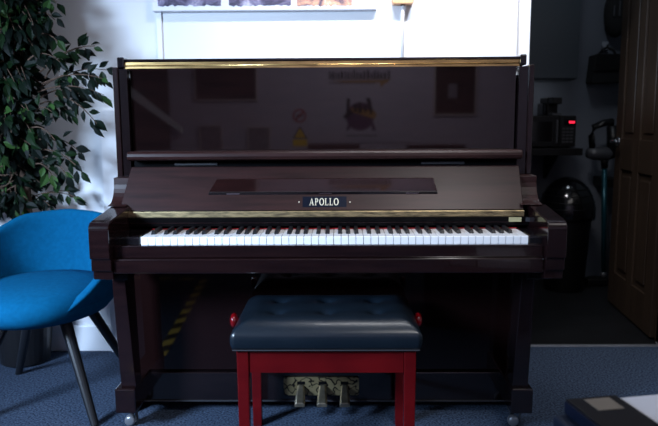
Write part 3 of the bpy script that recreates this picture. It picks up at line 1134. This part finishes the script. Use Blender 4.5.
box(b, ctr-.02, ctr+.02, KY-.012, KY-.001, a1_.z+.03, a1_.z+.09)
tube(b, [(ctr, KY-.012, a1_.z+.05), (ctr, HY+.02, a1_.z+.045), (ctr, HY+.005, a1_.z+.066)], .007, 8)
tag(obj('coat_hook', b, M['chrome'], None), 'small metal hook on the far wall holding the black bag', 'hook')
o0, o1 = at(603, 38, HY), at(630, -12, HY)
oc = (o0+o1)/2
oval = thing('oval_bag', 'black oval padded bag with pale marks hung high on the far wall', 'bag', (oc.x, HY, o0.z))
bm = NB()
pr = []
for k in range(9):
    a = -pi/2 + pi*k/8
    pr.append((max(.002, cos(a)), sin(a)))
rx, rz = (o1.x-o0.x)/2, (o1.z-o0.z)/2
NR = 32
rings = []
for k in range(1, 8):
    a = -pi/2 + pi*k/8
    rings.append([bm.verts.new((oc.x+rx*cos(a)**.5*cos(2*pi*i/NR), HY+.05*sin(a), oc.z+rz*cos(a)**.5*sin(2*pi*i/NR))) for i in range(NR)])
for r, s in zip(rings, rings[1:]):
    for i in range(NR):
        bm.faces.new((r[i], r[(i+1) % NR], s[(i+1) % NR], s[i]))
bm.faces.new(rings[0][::-1])
bm.faces.new(rings[-1])
obj('bag_body', bm, M['fabric_black'], oval, smooth=True)
bm = NB()
for k, (dx, h) in enumerate(((-.035, .07), (.0, .10), (.038, .085))):
    box(bm, oc.x+dx-.006, oc.x+dx+.006, HY-.056, HY-.044, oc.z-.03, oc.z-.03+h)
obj('pale_marks', bm, M['grey_print'], oval, bevel=.004)
bm = NB()
tube(bm, [(oc.x, HY, oc.z+rz-.005), (oc.x, KY-.03, oc.z+rz+.04), (oc.x, KY-.001, oc.z+rz+.045)], .008, 8)
obj('hanging_loop', bm, M['fabric_black'], oval)

# ------------------------------------------------------------------ foreground: box, book and papers
ZB = .50
e0, e1, e2 = atz(566, 399, ZB), atz(601, 426, ZB), atz(622, 399, ZB)
dy = (e1-e0).normalized()
bang = math.atan2(dy.x, -dy.y)            # book's yaw
wid = abs((e2-e0).dot(Vector((cos(bang), sin(bang), 0))))
UX = Vector((cos(bang), sin(bang), 0))
UY = -Vector((dy.x, dy.y, 0))             # local +y points away from the camera
T = .034
def lbm(rootz, *a):
    return bx(*a)
book = thing('lever_arch_folder', 'black folder with a beige spine label lying on the navy box in the foreground', 'folder', (e0.x, e0.y, ZB-T), bang)
D = .29
def BK(name, bm, m, parent=None, **k):
    return obj(name, bm, m, parent or book, world=False, **k)
BK('cover', bx(0, wid, -D, 0, T-.004, T), M['bookblack'], bevel=.0015)
BK('cover', bx(0, wid, -D, 0, 0, .004), M['bookblack'], bevel=.0015)
BK('spine', bx(-.003, .002, -D, 0, .0042, T-.0042), M['booknavy'], bevel=.001)
BK('pages', bx(.004, wid-.006, -D+.005, -.005, .0045, T-.0045), M['paper'])
l0, l1 = atz(584, 400, ZB), atz(624.5, 408.5, ZB)
def loc(p):
    q = p - Vector((e0.x, e0.y, p.z))
    return q.dot(UX), q.dot(Vector((-sin(bang), cos(bang), 0)))
(la, lb), (lc, ld) = loc(l0), loc(l1)
BK('paper_label', bx(min(la, lc), max(la, lc), min(lb, ld), max(lb, ld), T+.0002, T+.0012), M['label'], label='beige paper label')
sbox = thing('storage_box', 'navy blue storage box standing at the lower right in the foreground', 'box', (e0.x, e0.y, 0), bang)
HB = ZB-T-.001
obj('box_body', bx(-.022, .42, -.42, .004, 0, HB-.05), M['boxnavy'], sbox, world=False, bevel=.006)
obj('box_lid', bx(-.025, .423, -.423, .007, HB-.0495, HB), M['boxnavy'], sbox, world=False, bevel=.006)
obj('handle_cutout', bx(.12, .26, -.4215, -.4201, HB-.20, HB-.16), M['inner'], sbox, world=False)
pp = NB()
box(pp, 0, .21, -.29, 0, 0, .028)
paper = obj('paper_stack', pp, M['paper'], None, world=False, bevel=.001)
pl = Vector((e0.x, e0.y, HB+.001)) + UX*(wid+.006)
paper.location = pl - Vector((-sin(bang), cos(bang), 0))*.003
paper.rotation_euler = (0, 0, bang)
tag(paper, 'white sheets of paper stacked beside the black folder in the foreground', 'paper')

# ------------------------------------------------------------------ the end of the room the piano reflects
RY = YB + .0
VIRT = 2*.29 - YB              # where the mirrored wall seems to stand
def refl(px, py):
    p = at(px, py, VIRT)
    return p.x, p.z
def rect_refl(px0, py0, px1, py1):
    a, b = refl(px0, py0), refl(px1, py1)
    return min(a[0], b[0]), max(a[0], b[0]), min(a[1], b[1]), max(a[1], b[1])
def framed(name, label, rc, fm, pm, fw=.02, group=None):
    x0, x1, z0, z1 = rc
    t = thing(name, label, 'picture', ((x0+x1)/2, YB, z0), 0, 'framed pictures' if 'picture' in name else 'framed certificates')
    b = NB()
    box(b, x0, x1, YB+.001, YB+.025, z0, z0+fw)
    box(b, x0, x1, YB+.001, YB+.025, z1-fw, z1)
    box(b, x0, x0+fw, YB+.001, YB+.025, z0+fw, z1-fw)
    box(b, x1-fw, x1, YB+.001, YB+.025, z0+fw, z1-fw)
    obj('frame', b, M[fm], t)
    obj('picture', bx(x0+fw, x1-fw, YB+.001, YB+.012, z0+fw, z1-fw), M[pm], t)
    return t
framed('framed_picture', 'broad dark framed picture mirrored at the left of the piano front', rect_refl(193, 52, 258, 101), 'wood_frame', 'frame_pic')
framed('framed_picture', 'tall dark framed picture mirrored at the right of the piano front', rect_refl(434, 56, 476, 115.5), 'wood_frame', 'frame_pic')
tp = rect_refl(448, 84, 457, 98)
tallp = [o for o in C.objects if o.name.startswith('framed_picture') and 'tall' in o.get('label', '')][0]
obj('window_glint', bx(tp[0], tp[1], YB+.0125, YB+.0135, tp[2], tp[3]), M['grey_pic'], tallp, label='small pale patch painting a window-like reflection')  # pale patch painting a window-like reflection over the picture
framed('framed_certificate', 'small framed certificate mirrored low on the piano front, further left of two', rect_refl(199, 125, 223, 153), 'wood_frame', 'grey_pic')
framed('framed_certificate', 'small framed certificate mirrored low on the piano front, nearer the warning sign', rect_refl(247, 126.5, 271, 153), 'wood_frame', 'grey_pic')
# banner with the company mark
x0, x1, z0, z1 = rect_refl(308, 40, 413, 142)
ban = thing('wall_banner', 'large pale banner with a round emblem mirrored in the piano front', 'banner', ((x0+x1)/2, YB, z0))
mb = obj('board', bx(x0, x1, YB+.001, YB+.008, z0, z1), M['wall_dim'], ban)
def strokes(name, m, quads, y=YB+.010):
    b = NB()
    for q in quads:
        prism_y(b, [refl(*p) for p in q], YB+.0085, y)
    return obj(name, b, M[m], ban)
qs = []
xx = 329.0
rr = random.Random(3)
while xx < 390:
    w = rr.uniform(1.6, 3.2)
    top = rr.uniform(70, 73)
    qs.append([(xx, 79.5), (xx+w*.75, 79.5), (xx+w*.75, top), (xx, top)])
    if rr.random() < .6:
        qs.append([(xx, 77.3), (xx+w, 77.3), (xx+w, 76), (xx, 76)])
    xx += w+.9
strokes('mark_lettering', 'ink', qs)
strokes('mark_brushstroke', 'ochre', [[(330, 81), (386, 80), (391, 78), (388, 82), (384, 84), (381, 88), (380, 82.5), (345, 82.5)]])
strokes('mark_tagline', 'ink', [[(329+k*3.1, 83.6), (331.2+k*3.1, 83.6), (331.2+k*3.1, 82.5), (329+k*3.1, 82.5)] for k in range(15)], YB+.0105)
b = NB()
ex, ez = refl(360, 116.5)
rad = abs(refl(374, 116.5)[0]-ex)
lathe(b, [(rad, YB+.0085), (rad, YB+.0095)], (ex, 0, ez), 28, 'y')
obj('emblem_disc', b, M['purple'], ban)
strokes('emblem_figures', 'ink', [[(346, 117), (349, 117), (350, 99), (347, 98)], [(354, 112), (357, 112), (357, 104), (354, 104)], [(358, 113), (362, 113), (361, 102), (359, 102)], [(364, 112), (367, 112), (366, 105), (364, 105)], [(370, 114), (373, 113), (370, 98), (366, 98)],
        [(343, 116), (352, 110), (353, 113), (345, 119)]], YB+.0108)
strokes('emblem_stripe', 'ochre', [[(350, 108), (374, 110), (377, 115), (374, 119), (352, 112)]], YB+.0102)
strokes('emblem_legs', 'purple', [[(349, 121), (352, 124), (349, 130), (346, 131)], [(371, 121), (374, 124), (376, 131), (372, 130)]], YB+.0102)
strokes('emblem_caption', 'ink', [[(346+k*2.6, 136.2), (347.9+k*2.6, 136.2), (347.9+k*2.6, 135.2), (346+k*2.6, 135.2)] for k in range(12)])
# no smoking sign
cxs, czs = refl(299.5, 115.8)
rs = abs(refl(306.3, 115.8)[0]-cxs)
ns = thing('no_smoking_sign', 'round red no smoking sign mirrored in the piano front', 'sign', (cxs, YB, czs-rs))
b = NB()
lathe(b, [(rs, YB+.001), (rs, YB+.004)], (cxs, 0, czs), 32, 'y')
obj('disc', b, M['wall_dim'], ns)
b = NB()
ringflat(b, cxs, czs, rs, rs*.78, YB+.0042, YB+.006)
dd = rs*.8
k = rs*.12
prism_y(b, [(cxs-dd*.7-k*.7, czs-dd*.7+k*.7), (cxs-dd*.7+k*.7, czs-dd*.7-k*.7), (cxs+dd*.7+k*.7, czs+dd*.7-k*.7), (cxs+dd*.7-k*.7, czs+dd*.7+k*.7)], YB+.0062, YB+.0075)
obj('ring_and_bar', b, M['red_sign'], ns)
b = NB()
box(b, cxs-rs*.5, cxs+rs*.5, YB+.0042, YB+.0055, czs-rs*.1, czs+rs*.1)
obj('cigarette', b, M['ink'], ns)
# warning sign
wx, wz = refl(300, 146)
ws = thing('warning_sign', 'yellow triangular warning sign mirrored below the no smoking sign', 'sign', (wx, YB, wz))
A_, B_, Cc = refl(292.8, 138.5), refl(307.2, 138.5), refl(300, 126)
b = NB()
prism_y(b, [A_, B_, Cc], YB+.001, YB+.004)
obj('triangle', b, M['ink'], ws)
b = NB()
mx_, mz_ = (A_[0]+B_[0]+Cc[0])/3, (A_[1]+B_[1]+Cc[1])/3
prism_y(b, [((q[0]-mx_)*.74+mx_, (q[1]-mz_)*.74+mz_) for q in (A_, B_, Cc)], YB+.0042, YB+.0055)
obj('triangle_fill', b, M['yellow_sign'], ws)
b = NB()
s = abs(B_[0]-A_[0])
prism_y(b, [(mx_-.04*s, mz_-.16*s), (mx_+.05*s, mz_-.02*s), (mx_-.01*s, mz_-.01*s), (mx_+.04*s, mz_+.2*s), (mx_-.07*s, mz_+.02*s), (mx_, mz_+.0*s)], YB+.0057, YB+.0065)
obj('bolt_symbol', b, M['ink'], ws)
r0 = rect_refl(292.8, 139.5, 307.2, 146)
obj('text_panel', bx(r0[0], r0[1], YB+.001, YB+.004, r0[2], r0[3]), M['yellow_sign'], ws)
# dark red cabinets under the banner
for rc, lab in ((rect_refl(309, 144, 359, 330), 'dark red cabinet mirrored below the banner at the middle of the piano front'), (rect_refl(406, 144.5, 457, 330), 'dark red cabinet mirrored right of the banner on the piano front')):
    zf = rc[3]
    cb = thing('low_cabinet', lab, 'cabinet', ((rc[0]+rc[1])/2, YB+.2, 0), 0, 'dark red cabinets')
    obj('carcass', bx(rc[0], rc[1], YB+.002, YB+.30, .0, zf), M['redcab'], cb, bevel=.004)
    md = (rc[0]+rc[1])/2
    for a, b_ in ((rc[0]+.01, md-.003), (md+.003, rc[1]-.01)):
        dd = obj('door', bx(a, b_, YB+.301, YB+.318, .05, zf-.03), M['redcab'], cb, bevel=.003)
        hx = b_-.03 if b_ < md else a+.03
        b = NB()
        lathe(b, [(.008, 0), (.012, .012), (.006, .022)], (hx, YB+.3185, zf*.6), 12, 'y')
        obj('knob', b, M['chrome'], dd)
# dark alcove and sloping stair string at the left of the mirrored wall
x0, x1, z0, z1 = rect_refl(118, 40, 178, 330)
struct('door_2', bx(x0, x1, YB+.001, YB+.03, 0, z1), M['dark_frame'])
b = NB()
prism_y(b, [refl(131, 86), refl(131, 96), refl(184, 133), refl(184, 128)], YB+.04, YB+.10)
struct('trim_5', b, M['wall'])

# hazard tape stuck to the carpet in front of the piano
ta, tb, tcn = Vector((-.80, -.30)), Vector((-.905, -1.80)), Vector((-1.45, -1.86))
b = NB()
def tape(p, q, w=.045):
    d = (q-p).normalized()
    n = Vector((-d.y, d.x))*w/2
    prism_z(b, [tuple(p+n), tuple(p-n), tuple(q-n), tuple(q+n)], .0005, .0015)
tape(ta, tb, .05)
tape(tb + Vector((0, 0)), tcn, .05)
tag(obj('hazard_tape', b, M['hazard'], None), 'yellow and black hazard tape on the carpet, mirrored in the lower piano panel', 'tape')

# ------------------------------------------------------------------ lights
def area(name, loc, target, sx, sy, power, col):
    l = bpy.data.lights.new(name, 'AREA')
    l.shape = 'RECTANGLE'
    l.size, l.size_y = sx, sy
    l.energy = power
    l.color = col
    o = bpy.data.objects.new(name, l)
    C.objects.link(o)
    o.location = loc
    d = Vector(target) - Vector(loc)
    o.rotation_euler = d.to_track_quat('-Z', 'Y').to_euler()
    return o
area('ceiling_panel_light', (1.05, -1.3, 2.57), (.85, -1.0, 0), 1.7, 1.5, 15, (1.0, .95, .92))
ww = area('wall_washer_light', (.34, .25, 2.5), (.32, .95, 1.35), .9, .10, 15, (.97, .97, 1.0))
ww.data.spread = radians(100)
wl = area('window_light', (-2.4, -1.9, 1.75), (-.50, .45, .50), .7, .7, 37, (.54, .73, 1.0))
wl.data.spread = radians(66)
sp = bpy.data.lights.new('ceiling_spot_light', 'SPOT')
sp.energy = 62
sp.color = (1.0, .97, .96)
sp.spot_size = radians(46)
sp.spot_blend = .9
sp.shadow_soft_size = .12
so = bpy.data.objects.new('ceiling_spot_light', sp)
C.objects.link(so)
so.location = (.75, -1.35, 2.5)
so.rotation_euler = (Vector((-.02, .10, .72)) - so.location).to_track_quat('-Z', 'Y').to_euler()
area('rear_light', (.3, -3.2, 2.57), (.3, -4.6, 1.2), 1.4, .6, 40, (.95, .92, 1.0))
area('far_wall_fill_light', (1.22, 2.24, mzt+.20), (1.22, 2.40, mzt), .5, .03, .22, (.85, .92, 1.0))  # added fill that brightens the wall between cupboard and microwave
area('back_room_light', (1.3, 1.5, 2.55), (1.35, 2.4, .8), .2, .2, 2.8, (.75, .88, 1.0))

w = bpy.data.worlds.new('world')
bpy.context.scene.world = w
w.use_nodes = True
w.node_tree.nodes['Background'].inputs[0].default_value = (.35, .5, .8, 1)
w.node_tree.nodes['Background'].inputs[1].default_value = .05

# ------------------------------------------------------------------ camera
cam = bpy.data.cameras.new('camera')
co = bpy.data.objects.new('camera', cam)
C.objects.link(co)
bpy.context.scene.camera = co
cam.sensor_width = 36
cam.lens = FPX/658*36
fwd = ray(329, 213).normalized()
rt = (ray(330, 213) - ray(329, 213)).normalized()
up = rt.cross(fwd).normalized()
Rm = Matrix((rt, up, -fwd)).transposed().to_4x4()
co.matrix_world = Matrix.Translation((CX, CY, CH)) @ Rm
cam.clip_start = .05
cam.dof.use_dof = True
cam.dof.focus_distance = 2.15
cam.dof.aperture_fstop = 3.0

vs = bpy.context.scene.view_settings
vs.view_transform = 'Standard'
vs.look = 'None'
vs.exposure = 0
vs.gamma = 1
